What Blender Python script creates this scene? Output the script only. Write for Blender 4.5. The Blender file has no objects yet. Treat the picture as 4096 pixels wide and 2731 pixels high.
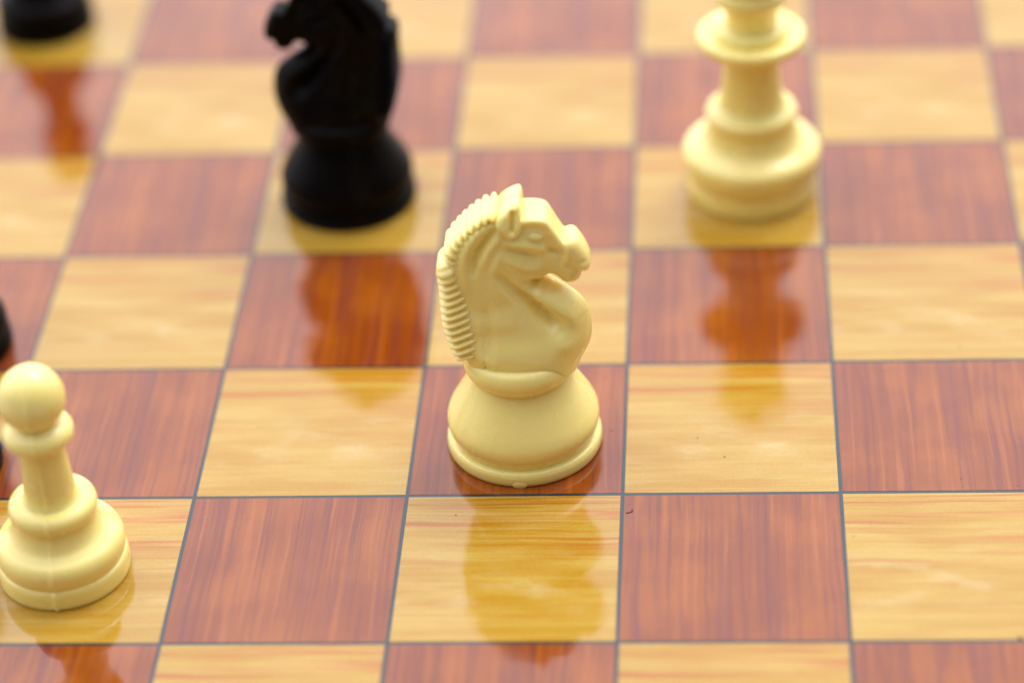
import bpy, bmesh, math, random
import numpy as np
from mathutils import Vector, Euler
random.seed(7)
U = 0.04                      # one board square = 40 mm; all shapes below are in squares
sc = bpy.context.scene
col = sc.collection

# ------------------------------------------------------------------ camera
cam_d = bpy.data.cameras.new('camera')
cam = bpy.data.objects.new('camera', cam_d); col.objects.link(cam)
cam.location = Vector((2.47552, -9.56865, 7.90871)) * U
cam.rotation_euler = Euler((math.radians(53.7691), math.radians(3.2432), math.radians(3.2217)), 'XYZ')
cam_d.sensor_width = 36; cam_d.lens = 2686.24 * 36 / 1024
cam_d.clip_start = 0.02; cam_d.clip_end = 200
sc.camera = cam
fwd = cam.rotation_euler.to_matrix() @ Vector((0, 0, -1))
cam_d.dof.use_dof = True
cam_d.dof.focus_distance = (Vector((1.5, -0.10, 0)) * U - cam.location).dot(fwd)
cam_d.dof.aperture_fstop = 5.2
cam_d.dof.aperture_blades = 9

# ------------------------------------------------------------------ sky and sun
SUN_EL, SUN_AZ = math.radians(60), math.radians(32)     # azimuth from +y towards +x
w = bpy.data.worlds.new('World'); sc.world = w; w.use_nodes = True
nt = w.node_tree; nt.nodes.clear()
out = nt.nodes.new('ShaderNodeOutputWorld'); bg = nt.nodes.new('ShaderNodeBackground')
sky = nt.nodes.new('ShaderNodeTexSky'); sky.sky_type = 'NISHITA'; sky.sun_disc = False
sky.sun_elevation = SUN_EL; sky.sun_rotation = SUN_AZ; sky.dust_density = 3.0
tc = nt.nodes.new('ShaderNodeTexCoord')
mp = nt.nodes.new('ShaderNodeMapping'); mp.inputs['Scale'].default_value = (1, 1, 2.2)
cn = nt.nodes.new('ShaderNodeTexNoise'); cn.inputs['Scale'].default_value = 3.0
cn.inputs['Detail'].default_value = 5; cn.inputs['Roughness'].default_value = .5
cr = nt.nodes.new('ShaderNodeMapRange'); cr.inputs['From Min'].default_value = .3; cr.inputs['From Max'].default_value = .68
cr.inputs['To Min'].default_value = 0.78; cr.inputs['To Max'].default_value = 1.0
mixc = nt.nodes.new('ShaderNodeMix'); mixc.data_type = 'RGBA'
# overcast: glow added away from the sun to brighten board reflections, duller opposite
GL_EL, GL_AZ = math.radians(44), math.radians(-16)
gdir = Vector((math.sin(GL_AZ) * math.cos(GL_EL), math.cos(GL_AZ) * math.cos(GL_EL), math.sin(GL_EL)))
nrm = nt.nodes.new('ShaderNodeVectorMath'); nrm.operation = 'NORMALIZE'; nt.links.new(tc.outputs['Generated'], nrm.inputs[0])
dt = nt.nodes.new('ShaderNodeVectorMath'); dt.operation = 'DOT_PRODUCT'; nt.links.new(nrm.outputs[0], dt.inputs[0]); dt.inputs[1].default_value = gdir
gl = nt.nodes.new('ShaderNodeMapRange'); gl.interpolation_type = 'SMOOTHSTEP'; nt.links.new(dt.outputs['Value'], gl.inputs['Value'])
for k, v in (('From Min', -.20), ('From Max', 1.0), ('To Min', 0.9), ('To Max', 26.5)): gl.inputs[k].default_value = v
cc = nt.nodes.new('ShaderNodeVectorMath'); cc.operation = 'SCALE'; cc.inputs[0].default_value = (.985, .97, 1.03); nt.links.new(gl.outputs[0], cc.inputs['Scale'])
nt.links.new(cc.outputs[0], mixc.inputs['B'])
nt.links.new(tc.outputs['Generated'], mp.inputs['Vector']); nt.links.new(mp.outputs[0], cn.inputs['Vector'])
nt.links.new(cn.outputs['Fac'], cr.inputs['Value']); nt.links.new(cr.outputs[0], mixc.inputs['Factor'])
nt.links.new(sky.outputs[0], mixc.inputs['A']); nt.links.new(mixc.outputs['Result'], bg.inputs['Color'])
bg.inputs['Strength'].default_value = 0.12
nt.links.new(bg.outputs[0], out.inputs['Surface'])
sun_d = bpy.data.lights.new('sun', 'SUN'); sun_d.energy = 1.5; sun_d.angle = math.radians(26)
sun_d.color = (1, .96, .9)
sun = bpy.data.objects.new('sun', sun_d); col.objects.link(sun)
sdir = Vector((math.sin(SUN_AZ) * math.cos(SUN_EL), math.cos(SUN_AZ) * math.cos(SUN_EL), math.sin(SUN_EL)))
sun.rotation_euler = sdir.to_track_quat('Z', 'Y').to_euler()

sc.view_settings.view_transform = 'Standard'; sc.view_settings.look = 'None'
sc.view_settings.gamma = 1; sc.view_settings.use_curve_mapping = False
sc.view_settings.exposure = -0.10
sc.cycles.use_adaptive_sampling = True; sc.cycles.adaptive_threshold = 0.015
sc.cycles.use_denoising = True
sc.cycles.caustics_reflective = False; sc.cycles.caustics_refractive = False
sc.cycles.max_bounces = 10; sc.cycles.diffuse_bounces = 4

# ------------------------------------------------------------------ node helpers
class NT:
    def __init__(s, name):
        s.m = bpy.data.materials.new(name); s.m.use_nodes = True
        s.t = s.m.node_tree; s.t.nodes.clear()
        s.o = s.n('ShaderNodeOutputMaterial'); s.p = s.n('ShaderNodeBsdfPrincipled')
        s.l(s.p.outputs[0], s.o.inputs['Surface'])
    def n(s, k, **kw):
        x = s.t.nodes.new(k)
        for a, b in kw.items(): setattr(x, a, b)
        return x
    def l(s, a, b): s.t.links.new(a, b)
    def put(s, sock, v):
        if hasattr(v, 'is_linked') or isinstance(v, bpy.types.NodeSocket): s.l(v, sock)
        else: sock.default_value = v
    def math(s, op, a, b=0.0, c=0.0, clamp=False):
        x = s.n('ShaderNodeMath', operation=op, use_clamp=clamp)
        s.put(x.inputs[0], a); s.put(x.inputs[1], b); s.put(x.inputs[2], c)
        return x.outputs[0]
    def rng(s, v, a, b, c=0.0, d=1.0, smooth=True):
        x = s.n('ShaderNodeMapRange', interpolation_type='SMOOTHSTEP' if smooth else 'LINEAR')
        s.put(x.inputs['Value'], v)
        for k, q in (('From Min', a), ('From Max', b), ('To Min', c), ('To Max', d)): s.put(x.inputs[k], q)
        return x.outputs[0]
    def mix(s, f, a, b, mode='MIX'):
        x = s.n('ShaderNodeMix', data_type='RGBA', blend_type=mode)
        s.put(x.inputs['Factor'], f)
        s.put(x.inputs['A'], a if not isinstance(a, tuple) else (*a, 1)); s.put(x.inputs['B'], b if not isinstance(b, tuple) else (*b, 1))
        return x.outputs['Result']
    def noise(s, vec, scale, detail=2, rough=.5, dist=0.0, w=None):
        x = s.n('ShaderNodeTexNoise', noise_dimensions='4D' if w is not None else '3D')
        s.l(vec, x.inputs['Vector']); x.inputs['Scale'].default_value = scale
        x.inputs['Detail'].default_value = detail; x.inputs['Roughness'].default_value = rough
        x.inputs['Distortion'].default_value = dist
        if w is not None: s.put(x.inputs['W'], w)
        return x.outputs['Fac']
    def mapping(s, vec, sc_=(1, 1, 1), loc=(0, 0, 0), rot=(0, 0, 0)):
        x = s.n('ShaderNodeMapping'); s.l(vec, x.inputs['Vector'])
        x.inputs['Scale'].default_value = sc_; x.inputs['Location'].default_value = loc; x.inputs['Rotation'].default_value = rot
        return x.outputs[0]
    def vscale(s, vec, k):
        x = s.n('ShaderNodeVectorMath', operation='SCALE'); s.l(vec, x.inputs[0]); x.inputs['Scale'].default_value = k
        return x.outputs[0]

BOARD_IOR = 1.55
def board_finish(N, rough=.06):
    """laminated vinyl: glossy, faintly wavy, the same film over print and lines"""
    g = N.n('ShaderNodeNewGeometry')
    P = N.vscale(g.outputs['Position'], 1 / U)
    a = N.noise(P, 1.6, 2, .5)
    b = N.noise(N.mapping(P, (1, 2.2, 1)), 9, 2, .5)
    c = N.noise(P, 70, 1, .5)
    hgt = N.math('ADD', N.math('MULTIPLY', a, .0055 * U), N.math('ADD', N.math('MULTIPLY', b, .00018 * U), N.math('MULTIPLY', c, .00003 * U)))
    bp = N.n('ShaderNodeBump'); bp.inputs['Strength'].default_value = 1.0; bp.inputs['Distance'].default_value = 1.0
    N.l(hgt, bp.inputs['Height'])
    N.l(bp.outputs[0], N.p.inputs['Normal'])
    r = N.rng(N.noise(P, 3.5, 4, .6), .35, .75, rough, rough * 1.7)
    N.l(r, N.p.inputs['Roughness'])
    N.p.inputs['IOR'].default_value = BOARD_IOR
    return P

def speckle(N, P, colr, density=.5):
    v = N.n('ShaderNodeTexVoronoi'); v.inputs['Scale'].default_value = 9
    N.l(P, v.inputs['Vector'])
    sep = N.n('ShaderNodeSeparateColor'); N.l(v.outputs['Color'], sep.inputs[0])
    rad = N.rng(sep.outputs[0], density, 1.0, 0.0, .055, smooth=False)
    f = N.math('LESS_THAN', v.outputs['Distance'], rad)
    return N.mix(N.math('MULTIPLY', f, .65), colr, (.10, .035, .02))

def wood(name, dark):
    N = NT(name)
    P = board_finish(N)
    t = N.n('ShaderNodeTexCoord'); L = N.vscale(t.outputs['Object'], 1 / U)
    oi = N.n('ShaderNodeObjectInfo')
    wv = N.math('MULTIPLY', oi.outputs['Random'], .55)
    sx = N.n('ShaderNodeSeparateXYZ'); N.l(L, sx.inputs[0])
    if not dark:
        warp = N.math('MULTIPLY_ADD', N.noise(L, 1.5, 2, .5, w=wv), .045, -.022)
        cx = N.n('ShaderNodeCombineXYZ'); N.l(N.math('MULTIPLY', sx.outputs['X'], .4), cx.inputs[0])
        N.l(N.math('MULTIPLY', N.math('ADD', sx.outputs['Y'], warp), 15.0), cx.inputs[1])
        s1 = N.noise(cx.outputs[0], 1.6, 3, .55, w=wv)
        cx2 = N.n('ShaderNodeCombineXYZ'); N.l(N.math('MULTIPLY', sx.outputs['X'], .6), cx2.inputs[0])
        N.l(N.math('MULTIPLY', N.math('ADD', sx.outputs['Y'], warp), 40.0), cx2.inputs[1])
        s2 = N.noise(cx2.outputs[0], 1.4, 3, .6, w=wv)
        blot = N.noise(N.mapping(L, (.8, 5.5, 1)), 1.5, 3, .6, w=wv)
        c = N.mix(N.rng(blot, .36, .66), (.385, .207, .013), (.445, .280, .045))
        zone = N.rng(sx.outputs['Y'], -.12, .32, .2, 1.0)           # the printed board is streakier on its far half
        c = N.mix(N.math('MULTIPLY', N.rng(s1, .50, .70), N.math('MULTIPLY', zone, .70)), c, (.40, .085, .010))
        c = N.mix(N.math('MULTIPLY', N.rng(s2, .54, .64), N.math('MULTIPLY', zone, .75)), c, (.36, .085, .014))
        c = N.mix(N.math('MULTIPLY', N.rng(s2, .47, .36), .35), c, (.50, .37, .12))
        pale = N.math('MULTIPLY', N.rng(N.noise(N.mapping(L, (1.9, 5.5, 1), (3, 1, 0)), 1.6, 3, .55, w=wv), .50, .74), N.rng(N.math('ABSOLUTE', N.math('ADD', sx.outputs['Y'], .12)), .0, .34, .55, 0.0))
        c = N.mix(pale, c, (.52, .41, .20))
    else:
        warp = N.math('MULTIPLY_ADD', N.noise(L, 1.7, 2, .5, w=wv), .04, -.02)
        cx = N.n('ShaderNodeCombineXYZ'); N.l(N.math('MULTIPLY', sx.outputs['Y'], .4), cx.inputs[1])
        N.l(N.math('MULTIPLY', N.math('ADD', sx.outputs['X'], warp), 6.5), cx.inputs[0])
        s1 = N.noise(cx.outputs[0], 1.5, 3, .55, w=wv)
        cx2 = N.n('ShaderNodeCombineXYZ'); N.l(N.math('MULTIPLY', sx.outputs['Y'], .6), cx2.inputs[1])
        N.l(N.math('MULTIPLY', N.math('ADD', sx.outputs['X'], warp), 26.0), cx2.inputs[0])
        s2 = N.noise(cx2.outputs[0], 1.4, 3, .6, w=wv)
        c = N.mix(N.rng(N.noise(L, 2.6, 3, .5, w=wv), .35, .7), (.215, .043, .003), (.285, .071, .005))
        c = N.mix(N.math('MULTIPLY', N.rng(s1, .48, .68), .48), c, (.14, .030, .028))
        c = N.mix(N.math('MULTIPLY', N.rng(s2, .51, .64), .50), c, (.12, .020, .018))
        c = N.mix(N.math('MULTIPLY', N.rng(s2, .46, .34), .40), c, (.39, .115, .02))
    # halftone screen of the print
    rot = N.mapping(P, (1, 1, 1), (0, 0, 0), (0, 0, math.radians(45)))
    s = N.n('ShaderNodeSeparateXYZ'); N.l(rot, s.inputs[0])
    fr = 2 * math.pi / .0105
    dots = N.math('MULTIPLY', N.math('SINE', N.math('MULTIPLY', s.outputs['X'], fr)), N.math('SINE', N.math('MULTIPLY', s.outputs['Y'], fr)))
    hv = N.n('ShaderNodeHueSaturation'); N.l(c, hv.inputs['Color'])
    N.l(N.math('MULTIPLY_ADD', dots, .22, 1.0), hv.inputs['Value'])
    fine = N.noise(P, 60, 2, .6)
    c = N.mix(1.0, hv.outputs[0], N.mix(fine, (.86, .84, .82), (1.12, 1.14, 1.16)), 'MULTIPLY')
    c = speckle(N, P, c, .90)
    N.l(c, N.p.inputs['Base Color'])
    return N.m

def plain(name, c, rough, ior=1.5):
    N = NT(name); N.p.inputs['Base Color'].default_value = (*c, 1)
    N.p.inputs['Roughness'].default_value = rough; N.p.inputs['IOR'].default_value = ior
    return N

def line_mat():
    N = NT('printed_slate_line'); P = board_finish(N)
    c = N.mix(N.noise(P, 25, 3, .6), (.008, .020, .028), (.018, .038, .048))
    N.l(c, N.p.inputs['Base Color']); return N.m

def cream(sss=.35, name='cream_plastic'):
    N = NT(name)
    t = N.n('ShaderNodeTexCoord'); L = N.vscale(t.outputs['Object'], 1 / U)
    big = N.noise(L, 4, 3, .5)
    c = N.mix(big, (.955, .80, .255), (.96, .815, .28))
    v = N.n('ShaderNodeTexVoronoi'); v.inputs['Scale'].default_value = 16; N.l(L, v.inputs['Vector'])
    sep = N.n('ShaderNodeSeparateColor'); N.l(v.outputs['Color'], sep.inputs[0])
    f = N.math('LESS_THAN', v.outputs['Distance'], N.rng(sep.outputs[0], .93, 1.0, 0, .075, smooth=False))
    c = N.mix(N.math('MULTIPLY', f, .6), c, (.22, .12, .04))
    N.l(c, N.p.inputs['Base Color'])
    N.p.inputs['IOR'].default_value = 1.66
    N.l(N.rng(N.noise(L, 12, 4, .6), .3, .75, .20, .30), N.p.inputs['Roughness'])
    N.p.inputs['Subsurface Weight'].default_value = sss
    N.p.inputs['Subsurface Radius'].default_value = (1.0, .60, .13)
    N.p.inputs['Subsurface Scale'].default_value = .055 * U
    bp = N.n('ShaderNodeBump'); bp.inputs['Strength'].default_value = 1; bp.inputs['Distance'].default_value = 1
    h = N.math('ADD', N.math('MULTIPLY', N.noise(L, 3, 1, .5), .0015 * U), N.math('MULTIPLY', N.noise(L, 60, 2, .6), .00004 * U))
    N.l(h, bp.inputs['Height']); N.l(bp.outputs[0], N.p.inputs['Normal'])
    return N.m

def black():
    N = NT('black_plastic')
    t = N.n('ShaderNodeTexCoord'); L = N.vscale(t.outputs['Object'], 1 / U)
    N.l(N.mix(N.noise(L, 5, 3, .5), (.0022, .0018, .0018), (.004, .0028, .0024)), N.p.inputs['Base Color'])
    N.l(N.rng(N.noise(L, 12, 4, .6), .3, .75, .26, .40), N.p.inputs['Roughness'])
    N.p.inputs['IOR'].default_value = 1.45; N.p.inputs['Specular IOR Level'].default_value = .07
    bp = N.n('ShaderNodeBump'); bp.inputs['Strength'].default_value = 1; bp.inputs['Distance'].default_value = 1
    N.l(N.math('MULTIPLY', N.noise(L, 4, 2, .5), .0025 * U), bp.inputs['Height']); N.l(bp.outputs[0], N.p.inputs['Normal'])
    return N.m

M_LIGHT, M_DARK, M_LINE = wood('light_wood_print', False), wood('dark_wood_print', True), line_mat()
M_CREAM, M_BLACK = cream(), black()
M_GATE = cream(0.0, 'cream_plastic_nub')
M_DUST = plain('dust', (.05, .025, .02), .8).m

# ------------------------------------------------------------------ mesh helpers
def mesh_obj(name, verts, faces, mat, parent=None, smooth=True, normals=None):
    me = bpy.data.meshes.new(name)
    me.from_pydata([tuple(v) for v in (np.asarray(verts) * U)], [], faces)
    me.update(); me.materials.append(mat)
    if smooth: me.shade_smooth()
    if normals is not None: me.normals_split_custom_set_from_vertices([tuple(n) for n in normals])
    o = bpy.data.objects.new(name, me); col.objects.link(o)
    if parent: o.parent = parent
    return o

def thing(name, label, cat, loc, rz=0, group=None):
    o = bpy.data.objects.new(name, None); col.objects.link(o); o.empty_display_size = .01
    o.location = Vector(loc) * U; o.rotation_euler = (0, 0, rz)
    o['label'] = label; o['category'] = cat
    if group: o['group'] = group
    return o

def box(name, x0, x1, y0, y1, z0, z1, mat, parent=None, origin=(0, 0, 0), bev=0.0):
    bm = bmesh.new()
    vs = [bm.verts.new(((x - origin[0]) * U, (y - origin[1]) * U, (z - origin[2]) * U)) for z in (z0, z1) for y in (y0, y1) for x in (x0, x1)]
    for f in ((0, 2, 3, 1), (4, 5, 7, 6), (0, 1, 5, 4), (2, 6, 7, 3), (0, 4, 6, 2), (1, 3, 7, 5)): bm.faces.new([vs[i] for i in f])
    if bev: bmesh.ops.bevel(bm, geom=bm.edges[:], offset=bev * U, segments=2, affect='EDGES', profile=.5)
    me = bpy.data.meshes.new(name); bm.to_mesh(me); bm.free(); me.materials.append(mat)
    o = bpy.data.objects.new(name, me); col.objects.link(o); o.location = Vector(origin) * U
    if parent: o.parent = parent
    return o

def spline(pts, n=7):
    """Catmull-Rom through (r, z) points; a repeated point makes a corner"""
    out = []
    P = [np.array(p, float) for p in pts]
    seg = []; cur = [P[0]]
    for p in P[1:]:
        if np.allclose(p, cur[-1]): seg.append(cur); cur = [p]
        else: cur.append(p)
    seg.append(cur)
    for s in seg:
        if len(s) == 1: continue
        q = [2 * s[0] - s[1]] + s + [2 * s[-1] - s[-2]]
        for i in range(1, len(q) - 2):
            for k in range(n):
                t = k / n; a, b, c, d = q[i - 1:i + 3]
                out.append(.5 * ((2 * b) + (c - a) * t + (2 * a - 5 * b + 4 * c - d) * t * t + (3 * b - a - 3 * c + d) * t ** 3))
        out.append(s[-1])
    res = [out[0]]
    for p in out[1:]:
        if np.linalg.norm(p - res[-1]) > 1e-4: res.append(p)
    return [(max(p[0], 0.0), p[1]) for p in res]

def lathe(name, pts, mat, parent, seam=None, n=112, spl=True, seam_h=.009, squash=None):
    pr = spline(pts) if spl else pts
    ang = list(np.linspace(0, 2 * math.pi, n, endpoint=False))
    bump = {}
    if seam is not None:
        for s in (seam, seam + math.pi):
            for d, h in ((-.05, 0), (-.022, .5), (0, 1), (.022, .5), (.05, 0)):
                a = (s + d) % (2 * math.pi); ang.append(a); bump[a] = h
        ang = sorted(ang)
        ang = [a for a in ang if a in bump or all(abs((a - b + math.pi) % (2 * math.pi) - math.pi) > .03 for b in bump)]
    m = len(ang); verts = []; faces = []
    rows = []
    for r, z in pr:
        if r < 1e-4:
            rows.append([len(verts)]); verts.append((0, 0, z))
        else:
            rows.append(list(range(len(verts), len(verts) + m)))
            for a in ang:
                rr = r + seam_h * bump.get(a, 0) * min(1, r / .08)
                verts.append((rr * math.cos(a), rr * math.sin(a), z))
    if len(rows[0]) > 1: verts.append((0, 0, pr[0][1])); rows.insert(0, [len(verts) - 1])
    if len(rows[-1]) > 1: verts.append((0, 0, pr[-1][1])); rows.append([len(verts) - 1])
    for A, B in zip(rows, rows[1:]):
        for i in range(m):
            j = (i + 1) % m
            a = (A[i], A[j]) if len(A) > 1 else (A[0],)
            b = (B[j], B[i]) if len(B) > 1 else (B[0],)
            f = a + b
            if len(f) > 2: faces.append(f)
    return mesh_obj(name, verts, faces, mat, parent)

# ------------------------------------------------------------------ implicit surfaces (for the horse's head)
def surface_nets(F, lo, step):
    """F: signed distance samples on a grid (inside negative)"""
    S = F < 0
    nx, ny, nz = F.shape
    cs = [(a, b, c) for a in (0, 1) for b in (0, 1) for c in (0, 1)]
    cnt = sum(S[a:nx - 1 + a, b:ny - 1 + b, c:nz - 1 + c].astype(np.int8) for a, b, c in cs)
    act = (cnt > 0) & (cnt < 8)
    idx = -np.ones(act.shape, np.int64); I = np.argwhere(act); idx[act] = np.arange(len(I))
    acc = np.zeros((len(I), 3)); num = np.zeros(len(I))
    for ax in range(3):
        o = [k for k in range(3) if k != ax]
        for p in (0, 1):
            for q in (0, 1):
                d0 = np.zeros(3, int); d0[o[0]] = p; d0[o[1]] = q; d1 = d0.copy(); d1[ax] = 1
                f0 = F[tuple((I + d0).T)]; f1 = F[tuple((I + d1).T)]
                m = (f0 < 0) != (f1 < 0); t = np.where(m, f0 / np.where(m, f0 - f1, 1), 0)
                pos = np.tile(d0.astype(float), (len(I), 1)); pos[:, ax] = t
                acc[m] += pos[m]; num[m] += 1
    G = I + acc / num[:, None]
    faces = []
    for ax in range(3):
        o = [(ax + 1) % 3, (ax + 2) % 3]
        sl0 = [slice(None)] * 3; sl1 = [slice(None)] * 3; sl0[ax] = slice(0, -1); sl1[ax] = slice(1, None)
        A, B = S[tuple(sl0)], S[tuple(sl1)]
        E = np.argwhere(A != B)
        E = E[(E[:, o[0]] > 0) & (E[:, o[1]] > 0) & (E[:, o[0]] < F.shape[o[0]] - 1) & (E[:, o[1]] < F.shape[o[1]] - 1)]
        sgn = A[tuple(E.T)]
        def at(d0, d1):
            K = E.copy(); K[:, o[0]] += d0; K[:, o[1]] += d1; return idx[tuple(K.T)]
        q = np.stack([at(-1, -1), at(0, -1), at(0, 0), at(-1, 0)], 1)
        q[~sgn] = q[~sgn][:, ::-1]
        faces.append(q)
    faces = np.concatenate(faces)
    # gradient normals, trilinear
    gr = np.stack(np.gradient(F), -1)
    b = np.clip(np.floor(G).astype(int), 0, np.array(F.shape) - 2); t = G - b
    Nn = np.zeros_like(G)
    for a_, b_, c_ in cs:
        wgt = np.prod(np.where([a_, b_, c_], t, 1 - t), axis=1)
        Nn += gr[tuple((b + [a_, b_, c_]).T)] * wgt[:, None]
    Nn /= np.linalg.norm(Nn, axis=1)[:, None] + 1e-12
    return np.array(lo) + G * step, faces.tolist(), Nn

def curve2(pts, n=8):
    return np.array(spline_open(pts, n))
def spline_open(pts, n):
    P = [np.array(p, float) for p in pts]; q = [2 * P[0] - P[1]] + P + [2 * P[-1] - P[-2]]; out = []
    for i in range(1, len(q) - 2):
        for k in range(n):
            t = k / n; a, b, c, d = q[i - 1:i + 3]
            out.append(.5 * ((2 * b) + (c - a) * t + (2 * a - 5 * b + 4 * c - d) * t * t + (3 * b - a - 3 * c + d) * t ** 3))
    out.append(P[-1]); return out
def spline_closed(pts, n=5):
    P = [np.array(p, float) for p in pts]; m = len(P); out = []
    for i in range(m):
        a, b, c, d = P[i - 1], P[i], P[(i + 1) % m], P[(i + 2) % m]
        for k in range(n):
            t = k / n
            out.append(.5 * ((2 * b) + (c - a) * t + (2 * a - 5 * b + 4 * c - d) * t * t + (3 * b - a - 3 * c + d) * t ** 3))
    return np.array(out)
def poly_sdf(X, Z, P):
    d = np.full(X.shape, 1e9); ins = np.zeros(X.shape, bool)
    m = len(P)
    for i in range(m):
        a, b = P[i], P[(i + 1) % m]; e = b - a; L = e @ e
        t = np.clip(((X - a[0]) * e[0] + (Z - a[1]) * e[1]) / L, 0, 1)
        d = np.minimum(d, (X - a[0] - t * e[0]) ** 2 + (Z - a[1] - t * e[1]) ** 2)
        if a[1] != b[1]:
            c = ((a[1] > Z) != (b[1] > Z)) & (X < (b[0] - a[0]) * (Z - a[1]) / (b[1] - a[1]) + a[0]); ins ^= c
    d = np.sqrt(d); return np.where(ins, -d, d)
def line_dist(X, Z, P, arc=False):
    d = np.full(X.shape, 1e9); s = np.zeros(X.shape); u = np.zeros(X.shape); L0 = 0
    tot = sum(np.linalg.norm(P[i + 1] - P[i]) for i in range(len(P) - 1))
    for i in range(len(P) - 1):
        a, b = P[i], P[i + 1]; e = b - a; L = np.linalg.norm(e)
        t = np.clip(((X - a[0]) * e[0] + (Z - a[1]) * e[1]) / L ** 2, 0, 1)
        dd = np.hypot(X - a[0] - t * e[0], Z - a[1] - t * e[1])
        m = dd < d; d = np.where(m, dd, d); s = np.where(m, L0 + t * L, s); L0 += L
    return (d, s / tot) if not arc else (d, s)
def smax(a, b, k):
    h = np.maximum(k - np.abs(a - b), 0) / k
    return np.maximum(a, b) + h * h * k * .25
def stroke(X, Z, pts, width, amp, taper=True):
    d, s = line_dist(X, Z, curve2(pts, 6))
    t = np.sin(np.clip(s, 0, 1) * math.pi) ** .5 if taper else 1.0
    t = np.where((s <= 0) | (s >= 1), 0.12, t) if taper else 1.0
    return amp * (0.15 + .85 * t) * np.exp(-(d / width) ** 2)

STEP = .0052
def grid(x0, x1, y0, y1, z0, z1, step=STEP):
    xs, ys, zs = (np.arange(a, b, step) for a, b in ((x0, x1), (y0, y1), (z0, z1)))
    return xs, ys, zs

HEAD = [(-.03, 1.30), (.05, 1.305), (.11, 1.307), (.155, 1.297), (.178, 1.27), (.205, 1.22), (.236, 1.168),
        (.252, 1.172), (.272, 1.178), (.298, 1.166), (.322, 1.13), (.343, 1.085), (.352, 1.045), (.344, 1.006), (.312, .994),
        (.309, .968), (.298, .938), (.262, .922), (.222, .930), (.196, .962), (.172, .985), (.145, .975), (.122, .957), (.098, .949),
        (.094, .957), (.106, .961), (.138, .948), (.175, .922), (.245, .878), (.305, .830), (.341, .770), (.352, .70), (.348, .63), (.330, .56), (.294, .495), (.25, .43),
        (.10, .42), (-.10, .42), (-.205, .44), (-.232, .52), (-.262, .60), (-.285, .72), (-.302, .85), (-.300, .98), (-.272, 1.08), (-.215, 1.19), (-.13, 1.27)]
def build_horse():
    x0, x1, z0, z1 = -.38, .40, .40, 1.34
    xs, ys, zs = grid(x0, x1, -.25, .25, z0, z1)
    X, Z = np.meshgrid(xs, zs, indexing='ij')
    P = spline_closed(HEAD, 3)
    d2 = poly_sdf(X, Z, P)
    # half thickness, from control points
    cp = [(.10, 1.29, .100), (.16, 1.28, .095), (.05, 1.27, .105), (.108, 1.225, .098), (.02, 1.20, .110), (.00, 1.13, .118), (.08, 1.10, .112), (.13, 1.05, .100), (.06, 1.02, .108),
          (.19, 1.22, .078), (.20, 1.16, .076), (.22, 1.10, .074), (.28, 1.14, .100), (.32, 1.07, .092), (.27, 1.04, .090), (.26, .97, .080), (.19, 1.02, .074),
          (-.08, 1.24, .105), (-.15, 1.15, .112), (-.22, 1.05, .112), (-.12, 1.00, .126), (-.05, 1.05, .124), (-.25, .90, .118), (-.16, .88, .130), (-.05, .90, .135), (.04, .90, .118),
          (-.22, .72, .140), (-.12, .72, .158), (.0, .75, .158), (.08, .80, .128), (.12, .88, .095), (.18, .85, .100), (.25, .80, .096), (.20, .74, .112), (.31, .72, .100), (.12, .70, .148),
          (-.22, .60, .165), (-.08, .60, .205), (.05, .60, .212), (.15, .62, .195), (.23, .63, .155), (.30, .62, .120), (-.2, .5, .165), (0, .48, .230), (.2, .5, .20), (.28, .52, .12)]
    W = np.zeros(X.shape); H = np.zeros(X.shape)
    for a, b, h in cp:
        g = np.exp(-((X - a) ** 2 + (Z - b) ** 2) / (2 * .042 ** 2)) + 1e-9
        W += g; H += g * h
    h = H / W
    for _ in range(60):                               # relax the interpolation
        h[1:-1, 1:-1] = (h[:-2, 1:-1] + h[2:, 1:-1] + h[1:-1, :-2] + h[1:-1, 2:]) / 4
    S = lambda pts, w_, a, t=True: stroke(X, Z, pts, w_, a, t)
    h += S([(-.060, 1.265), (-.100, 1.215), (-.142, 1.155), (-.168, 1.10), (-.176, 1.04)], .016, -.034)        # groove below the crest
    h += S([(-.10, 1.285), (-.155, 1.225), (-.200, 1.14), (-.212, 1.05), (-.200, .95)], .020, .014)            # band beside the mane
    h += S([(-.03, 1.24), (-.09, 1.165), (-.128, 1.07)], .020, .015)
    h += S([(-.035, 1.15), (-.07, 1.07), (-.075, 1.0), (-.045, .92)], .022, .008)                           # cheek edge running down the neck
    h += S([(-.01, 1.190), (.04, 1.190), (.10, 1.172), (.16, 1.135)], .020, .018)                              # cheek bone
    h += S([(-.02, 1.165), (.026, 1.145), (.085, 1.122), (.118, 1.112)], .019, -.024)                              # cheek groove
    h += S([(-.03, 1.12), (.03, 1.078), (.09, 1.052), (.14, 1.05)], .024, .012)                                # jaw
    h += S([(-.02, 1.226), (.03, 1.236), (.07, 1.262), (.12, 1.266), (.165, 1.245)], .016, -.014)                # below the brow
    h += S([(.165, 1.137), (.195, 1.124), (.222, 1.110)], .015, -.022)                                         # mouth corner
    h += S([(.252, 1.17), (.256, 1.10), (.235, 1.04)], .012, .007)
    h += S([(.225, 1.19), (.232, 1.13), (.214, 1.06)], .012, -.006)
    h += S([(.235, 1.06), (.275, 1.03), (.315, 1.00)], .012, -.009)                                            # between the lips
    h += S([(.318, 1.07), (.33, 1.055)], .012, -.006)
    h += S([(-.06, 1.02), (.0, .955), (.07, .870), (.14, .785), (.200, .720)], .026, -.042)                    # long neck valley
    h += S([(.08, .85), (.14, .778), (.19, .725)], .030, -.022)
    h += S([(-.02, 1.00), (.07, .935), (.158, .862), (.240, .792), (.278, .73)], .030, .024)                   # ridge of the breast
    h += S([(.02, .985), (.09, .950), (.17, .905)], .024, -.016)
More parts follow.
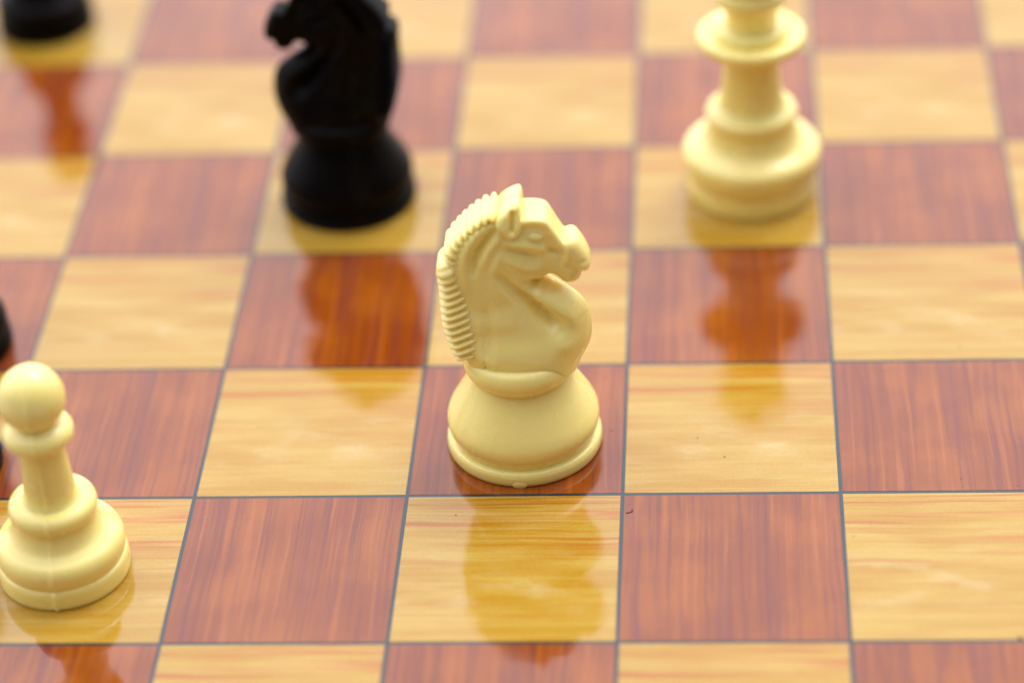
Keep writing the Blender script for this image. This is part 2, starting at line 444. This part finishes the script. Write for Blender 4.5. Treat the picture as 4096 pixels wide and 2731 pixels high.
    h += S([(-.132, .85), (-.118, .77), (-.108, .64)], .022, -.012)                                            # shallow dent low on the neck
    h += S([(.20, .66), (.24, .64)], .034, .005, False)
    h += S([(-.14, .60), (-.10, .585)], .022, .008, False)
    # rounding radius: crisp on the head, full on the breast
    kk = np.interp(Z, [.45, .75, .95, 1.05, 1.2], [.16, .17, .09, .035, .022])
    kk = kk + np.clip((X - .235) * .7, 0, .045) * np.clip((Z - 1.0) / .06, 0, 1)
    kk = np.where(X < -.15, np.minimum(kk, .10), kk)
    Y = ys[None, :, None]
    F = smax(d2[:, None, :], (np.abs(Y) - h[:, None, :]) * .93, kk[:, None, :])
    return surface_nets(F, (xs[0], ys[0], zs[0]), STEP)

MANE_A = [(-.035, 1.325), (-.058, 1.342), (-.10, 1.338), (-.16, 1.300), (-.225, 1.240), (-.285, 1.170), (-.308, 1.125), (-.302, 1.085), (-.275, 1.055), (-.225, 1.075),
          (-.205, 1.14), (-.165, 1.215), (-.11, 1.265), (-.06, 1.29)]
MANE_B = [(-.262, 1.085), (-.305, 1.070), (-.342, 1.045), (-.350, 1.01), (-.342, .93), (-.342, .84), (-.338, .74), (-.320, .66), (-.303, .60), (-.280, .560), (-.225, .556),
          (-.165, .575), (-.140, .63), (-.145, .71), (-.165, .80), (-.192, .90), (-.220, 1.0), (-.232, 1.07)]
def build_mane():
    xs, ys, zs = grid(-.40, .0, -.21, .21, .45, 1.38, .0044)
    X, Z = np.meshgrid(xs, zs, indexing='ij')
    dA = poly_sdf(X, Z, spline_closed(MANE_A, 3)); dB = poly_sdf(X, Z, spline_closed(MANE_B, 3))
    cA = curve2([(-.055, 1.315), (-.12, 1.295), (-.19, 1.23), (-.245, 1.15), (-.262, 1.085), (-.262, 1.05)], 8)
    cB = curve2([(-.270, 1.16), (-.270, .95), (-.270, .80), (-.270, .66), (-.270, .42)], 8)
    _, sA = line_dist(X, Z, cA, True); _, sB = line_dist(X - 0, Z - .42 * (X + .27), cB, True)
    cenA = curve2([(-.055, 1.315), (-.12, 1.285), (-.185, 1.225), (-.24, 1.15), (-.26, 1.08)], 8)
    dc, _ = line_dist(X, Z, cenA)
    ridge = lambda s, per, ph=0: np.abs(np.sin(math.pi * (s / per + ph)))
    rA = ridge(sA, .0390, .1); rB = ridge(sB, .0385, .35)
    # the whole lower flank flares towards the foot
    hB = np.interp(Z, [.48, .60, .75, .95, 1.1], [.178, .172, .152, .132, .118]); hA = .120 + 0 * X
    Y = ys[None, :, None]
    fadeB = np.clip((1.03 - Z) / .05, .25, 1)
    dA = dA + .016 * (1 - rA); dB = dB + .014 * (1 - rB) * fadeB
    inA = np.clip(-dA / .03, 0, 1); inB = np.clip(-dB / .03, 0, 1)
    hA = hA - .024 * (1 - rA); hB = hB - .024 * (1 - rB) * fadeB
    FA = smax(dA[:, None, :], (np.abs(Y) - hA[:, None, :]) * .9, .050)
    FB = smax(dB[:, None, :], (np.abs(Y) - hB[:, None, :]) * .9, .075)
    return surface_nets(np.minimum(FA, FB), (xs[0], ys[0], zs[0]), .0044)

EAR = [(-.060, 1.285), (-.052, 1.318), (-.022, 1.352), (.012, 1.376), (.040, 1.386), (.054, 1.372), (.057, 1.33), (.056, 1.28), (.046, 1.240), (.022, 1.215), (-.008, 1.218), (-.030, 1.245)]
def build_ear():
    xs, ys, zs = grid(-.09, .09, -.16, .02, 1.18, 1.42, .0040)
    X, Z = np.meshgrid(xs, zs, indexing='ij')
    d2 = poly_sdf(X, Z, spline_closed(EAR, 3))
    h = .123 + 0 * X
    h = np.where(True, np.interp(Z, [1.2, 1.28, 1.34, 1.39], [.132, .134, .118, .098]), h)
    d, s = line_dist(X, Z, curve2([(.022, 1.345), (.018, 1.31), (.013, 1.27)], 6))
    h = h - .034 * np.exp(-(d / .013) ** 2)
    Y = ys[None, :, None]
    F = smax(d2[:, None, :], (-Y - h[:, None, :]) * .9, .034)
    F = np.maximum(F, Y + .0006)
    return surface_nets(F, (xs[0], ys[0], zs[0]), .0040)

def ellipsoid(name, c, r, mat, parent, rot=0.0, n=20):
    verts = []; faces = []
    for i in range(n + 1):
        th = math.pi * i / n
        for j in range(2 * n):
            ph = math.pi * j / n
            x, y, z = math.sin(th) * math.cos(ph) * r[0], math.sin(th) * math.sin(ph) * r[1], math.cos(th) * r[2]
            verts.append((c[0] + x * math.cos(rot) - z * math.sin(rot), c[1] + y, c[2] + x * math.sin(rot) + z * math.cos(rot)))
    for i in range(n):
        for j in range(2 * n):
            k = (j + 1) % (2 * n)
            faces.append((i * 2 * n + j, (i + 1) * 2 * n + j, (i + 1) * 2 * n + k, i * 2 * n + k))
    return mesh_obj(name, verts, faces, mat, parent)

HORSE, MANE, EARM = build_horse(), build_mane(), build_ear()
def knight(label, loc, rz, mat, group=None):
    t = thing('chess_knight', label, 'chess piece', loc, rz, group)
    lathe('base_ring', [(0, 0), (.355, 0), (.355, 0), (.362, .004), (.3665, .016), (.3675, .032), (.3660, .050), (.3610, .062), (.353, .070), (.336, .075), (.336, .075), (.30, .076)], mat, t)
    lathe('bell', [(.30, .066), (.30, .066), (.3340, .070), (.3345, .088), (.3390, .101), (.3490, .115), (.3555, .136), (.3580, .160), (.3550, .186), (.3420, .220), (.319, .261), (.293, .304), (.267, .346), (.243, .389), (.2265, .422),
                   (.222, .440), (.222, .440), (.10, .45)], mat, t)
    lathe('collar', [(.05, .430), (.05, .430), (.226, .431), (.2450, .439), (.2580, .458), (.2640, .485), (.2610, .512), (.2510, .534), (.232, .549), (.205, .556), (.17, .560), (.05, .560)], mat, t)
    body = mesh_obj('horse_head', HORSE[0], HORSE[1], mat, t, normals=HORSE[2])
    mesh_obj('mane', MANE[0], MANE[1], mat, t, normals=MANE[2])
    mesh_obj('ear', EARM[0], EARM[1], mat, body, normals=EARM[2])
    V = EARM[0] * [1, -1, 1]; Nn = EARM[2] * [1, -1, 1]
    mesh_obj('ear', V, [f[::-1] for f in EARM[1]], mat, body, normals=Nn)
    for s in (-1, 1):
        ellipsoid('eye', (.110, s * .093, 1.216), (.037, .018, .022), mat, body, rot=-.12)
    return t

def pawn(label, loc, mat, seam=None, tilt=(0, 0), group=None, rz=0.0):
    t = thing('chess_pawn', label, 'chess piece', loc, rz, group)
    t.rotation_euler = (tilt[0], tilt[1], rz)
    lathe('base', [(0, 0), (.288, 0), (.288, 0), (.2955, .004), (.2990, .015), (.2990, .04), (.2965, .075), (.290, .092), (.280, .098), (.280, .098), (.2825, .104), (.290, .128), (.2915, .160), (.284, .188), (.268, .210),
                    (.240, .228), (.212, .250), (.192, .285), (.183, .322), (.182, .335), (.182, .335), (.188, .340), (.197, .355), (.199, .377), (.192, .400), (.174, .417), (.150, .424), (.05, .426)], mat, t, seam)
    lathe('stem', [(.05, .415), (.05, .415), (.128, .418), (.121, .440), (.115, .48), (.108, .58), (.102, .68), (.100, .75), (.05, .76)], mat, t, seam)
    lathe('collar', [(.05, .738), (.05, .738), (.118, .742), (.140, .749), (.153, .764), (.157, .785), (.152, .806), (.138, .824), (.115, .838), (.095, .850), (.05, .851)], mat, t, seam)
    pr = [(.1475 * math.sin(a), .968 - .155 * math.cos(a) + (.007 if a > 3.10 else 0)) for a in np.linspace(.25, math.pi, 44)]
    lathe('head', pr, mat, t, seam, spl=False)
    return t

def queen(label, loc, mat):
    t = thing('chess_queen', label, 'chess piece', loc, 0)
    lathe('base', [(0, 0), (.335, 0), (.335, 0), (.343, .004), (.346, .02), (.346, .06), (.342, .095), (.336, .104), (.336, .104), (.341, .112), (.350, .128), (.3625, .170), (.366, .215), (.362, .245), (.345, .270), (.315, .288),
                    (.280, .305), (.252, .335), (.236, .375), (.227, .420), (.227, .428), (.227, .428), (.234, .433), (.241, .447), (.242, .468), (.234, .487), (.218, .500), (.195, .506), (.05, .508)], mat, t)
    lathe('stem', [(.05, .50), (.05, .50), (.186, .502), (.175, .525), (.166, .56), (.155, .64), (.146, .73), (.141, .81), (.140, .88), (.05, .89)], mat, t)
    lathe('collar', [(.05, .862), (.05, .862), (.150, .866), (.232, .874), (.262, .882), (.280, .898), (.284, .920), (.276, .940), (.254, .949), (.225, .940), (.195, .935), (.05, .935)], mat, t)
    lathe('neck_ring', [(.05, .93), (.05, .93), (.176, .934), (.183, .948), (.182, .966), (.172, .980), (.150, .986), (.05, .987)], mat, t)
    # crown: flared cup with a shallow scalloped rim
    cr = lathe('crown', [(.05, .975), (.05, .975), (.142, .978), (.134, 1.0), (.136, 1.05), (.150, 1.10), (.169, 1.140), (.169, 1.140), (.183, 1.146), (.192, 1.162), (.192, 1.182), (.183, 1.200), (.176, 1.208), (.176, 1.208), (.178, 1.26), (.190, 1.33), (.206, 1.385),
                         (.208, 1.395), (.196, 1.402), (.180, 1.392), (.160, 1.375), (.05, 1.37)], mat, t)
    for v in cr.data.vertices:
        z = v.co.z / U
        if z > 1.36 and math.hypot(v.co.x, v.co.y) / U > .15:
            v.co.z += U * .016 * math.cos(9 * math.atan2(v.co.y, v.co.x))
    lathe('dome', [(.05, 1.36), (.05, 1.36), (.158, 1.362), (.152, 1.41), (.128, 1.46), (.09, 1.50), (.055, 1.518), (.03, 1.525)], mat, t)
    pr = [(.055 * math.sin(a), 1.565 - .055 * math.cos(a)) for a in np.linspace(.2, math.pi, 22)]
    lathe('finial', pr, mat, t, spl=False)
    return t

# ------------------------------------------------------------------ the setting: table and printed vinyl board
table_m = plain('grey_table', (.32, .30, .28), .55).m
tb = box('table_top', -16, 20, -16, 20, -1.0, -.062, table_m); tb['kind'] = 'structure'

C0, R0 = -2, -2
board = thing('chess_board', 'glossy printed vinyl chess board with light and reddish wood squares and thin slate lines', 'chess board', (2, 2, -.06))
def bchild(o, p=board):
    o.parent = p; o.location = o.location - p.location
bb = box('board_sheet', C0 - .45, C0 + 8.45, R0 - .45, R0 + 8.45, -.06, -.0008, M_LINE, origin=(2, 2, -.06), bev=.008); bchild(bb)
# a wood border outside the squares (beyond the frame)
for (a, b, c, d) in ((C0 - .43, C0 - .007, R0 - .43, R0 + 8.43), (C0 + 8.007, C0 + 8.43, R0 - .43, R0 + 8.43),
                     (C0, C0 + 8, R0 - .43, R0 - .007), (C0, C0 + 8, R0 + 8.007, R0 + 8.43)):
    o = box('border_strip', a, b, c, d, -.02, 0, M_LIGHT, origin=((a + b) / 2, (c + d) / 2, 0)); bchild(o)
LW = .0090
meshes = {}
for i in range(C0, C0 + 8):
    for j in range(R0, R0 + 8):
        dark = (i + j) % 2 == 1
        nm = 'dark_square' if dark else 'light_square'
        if dark not in meshes:
            o = box(nm, -.5 + LW, .5 - LW, -.5 + LW, .5 - LW, -.02, 0, M_DARK if dark else M_LIGHT)
            meshes[dark] = o.data
        else:
            o = bpy.data.objects.new(nm, meshes[dark]); col.objects.link(o)
        o.location = Vector((i + .5, j + .5, 0)) * U; bchild(o)

# ------------------------------------------------------------------ the pieces
kn = knight('cream plastic knight standing upright at the middle, horse head facing right', (1.5275, .4183, .0004), 0.0, M_CREAM)
bump = ellipsoid('gate_mark', (-.005, -.3655, .014), (.034, .005, .019), M_GATE, kn)
knight('shiny black knight, horse head facing left, behind the cream knight', (.462, 2.556, .0004), math.pi, M_BLACK)
queen('tall cream plastic queen with wide disc collar, standing at the back right of the board', (2.6338, 2.5909, .0004), M_CREAM)
pawn('cream plastic pawn with round ball head and moulding seam at the left edge', (-.5173, -.4881, .0004), M_CREAM, seam=math.radians(-86))
pawn('black pawn whose blurred base shows at the top left corner of the board', (-1.60, 4.52, .0004), M_BLACK, group='black pawns along the left side of the board')
pawn('black pawn with only its side showing at the left edge, above the cream pawn', (-1.42, 1.21, .0004), M_BLACK, group='black pawns along the left side of the board')
pawn('black pawn almost hidden behind the cream pawn at the left edge', (-1.262, .24, .0004), M_BLACK, group='black pawns along the left side of the board')

# ------------------------------------------------------------------ dust on the board
rnd = random.Random(3)
verts = []; faces = []
def speck(x, y, r):
    n = 6; b = len(verts); e = rnd.uniform(.5, 1); a0 = rnd.uniform(0, 3)
    for lev, k in ((0.0008, 1), (r * .5, .6)):
        for q in range(n):
            a = q / n * 2 * math.pi; rr = r * k * rnd.uniform(.7, 1.2)
            u, v_ = rr * math.cos(a), rr * e * math.sin(a)
            verts.append((x + u * math.cos(a0) - v_ * math.sin(a0), y + u * math.sin(a0) + v_ * math.cos(a0), lev))
    for q in range(n):
        p = (q + 1) % n; faces.append((b + q, b + p, b + n + p, b + n + q))
    faces.append(tuple(b + n + q for q in range(n)))
for _ in range(110):
    x, y = rnd.uniform(-1.5, 4.5), rnd.uniform(-1.6, 2.2)
    speck(x, y, rnd.choice((.002, .0025, .003, .0035, .005)))
fib = [(2.018, -.135), (2.032, -.132), (2.046, -.126), (2.050, -.118), (2.044, -.112)]      # a tiny fibre lying by the slate line
for (a, b_), (c_, d_) in zip(fib, fib[1:]):
    L_ = math.hypot(c_ - a, d_ - b_); nx, ny = -(d_ - b_) / L_ * .0014, (c_ - a) / L_ * .0014; q0 = len(verts)
    for zz in (.0009, .0026):
        verts += [(a - nx, b_ - ny, zz), (c_ - nx, d_ - ny, zz), (c_ + nx, d_ + ny, zz), (a + nx, b_ + ny, zz)]
    faces += [tuple(q0 + k for k in f) for f in ((4, 5, 6, 7), (0, 1, 5, 4), (1, 2, 6, 5), (2, 3, 7, 6), (3, 0, 4, 7))]
speck(3.72, -.985, .012)
du = mesh_obj('dust_specks', verts, faces, M_DUST, None, smooth=False)
du['kind'] = 'stuff'; du['label'] = 'tiny dark dust specks scattered over the glossy board'; du['category'] = 'dust'
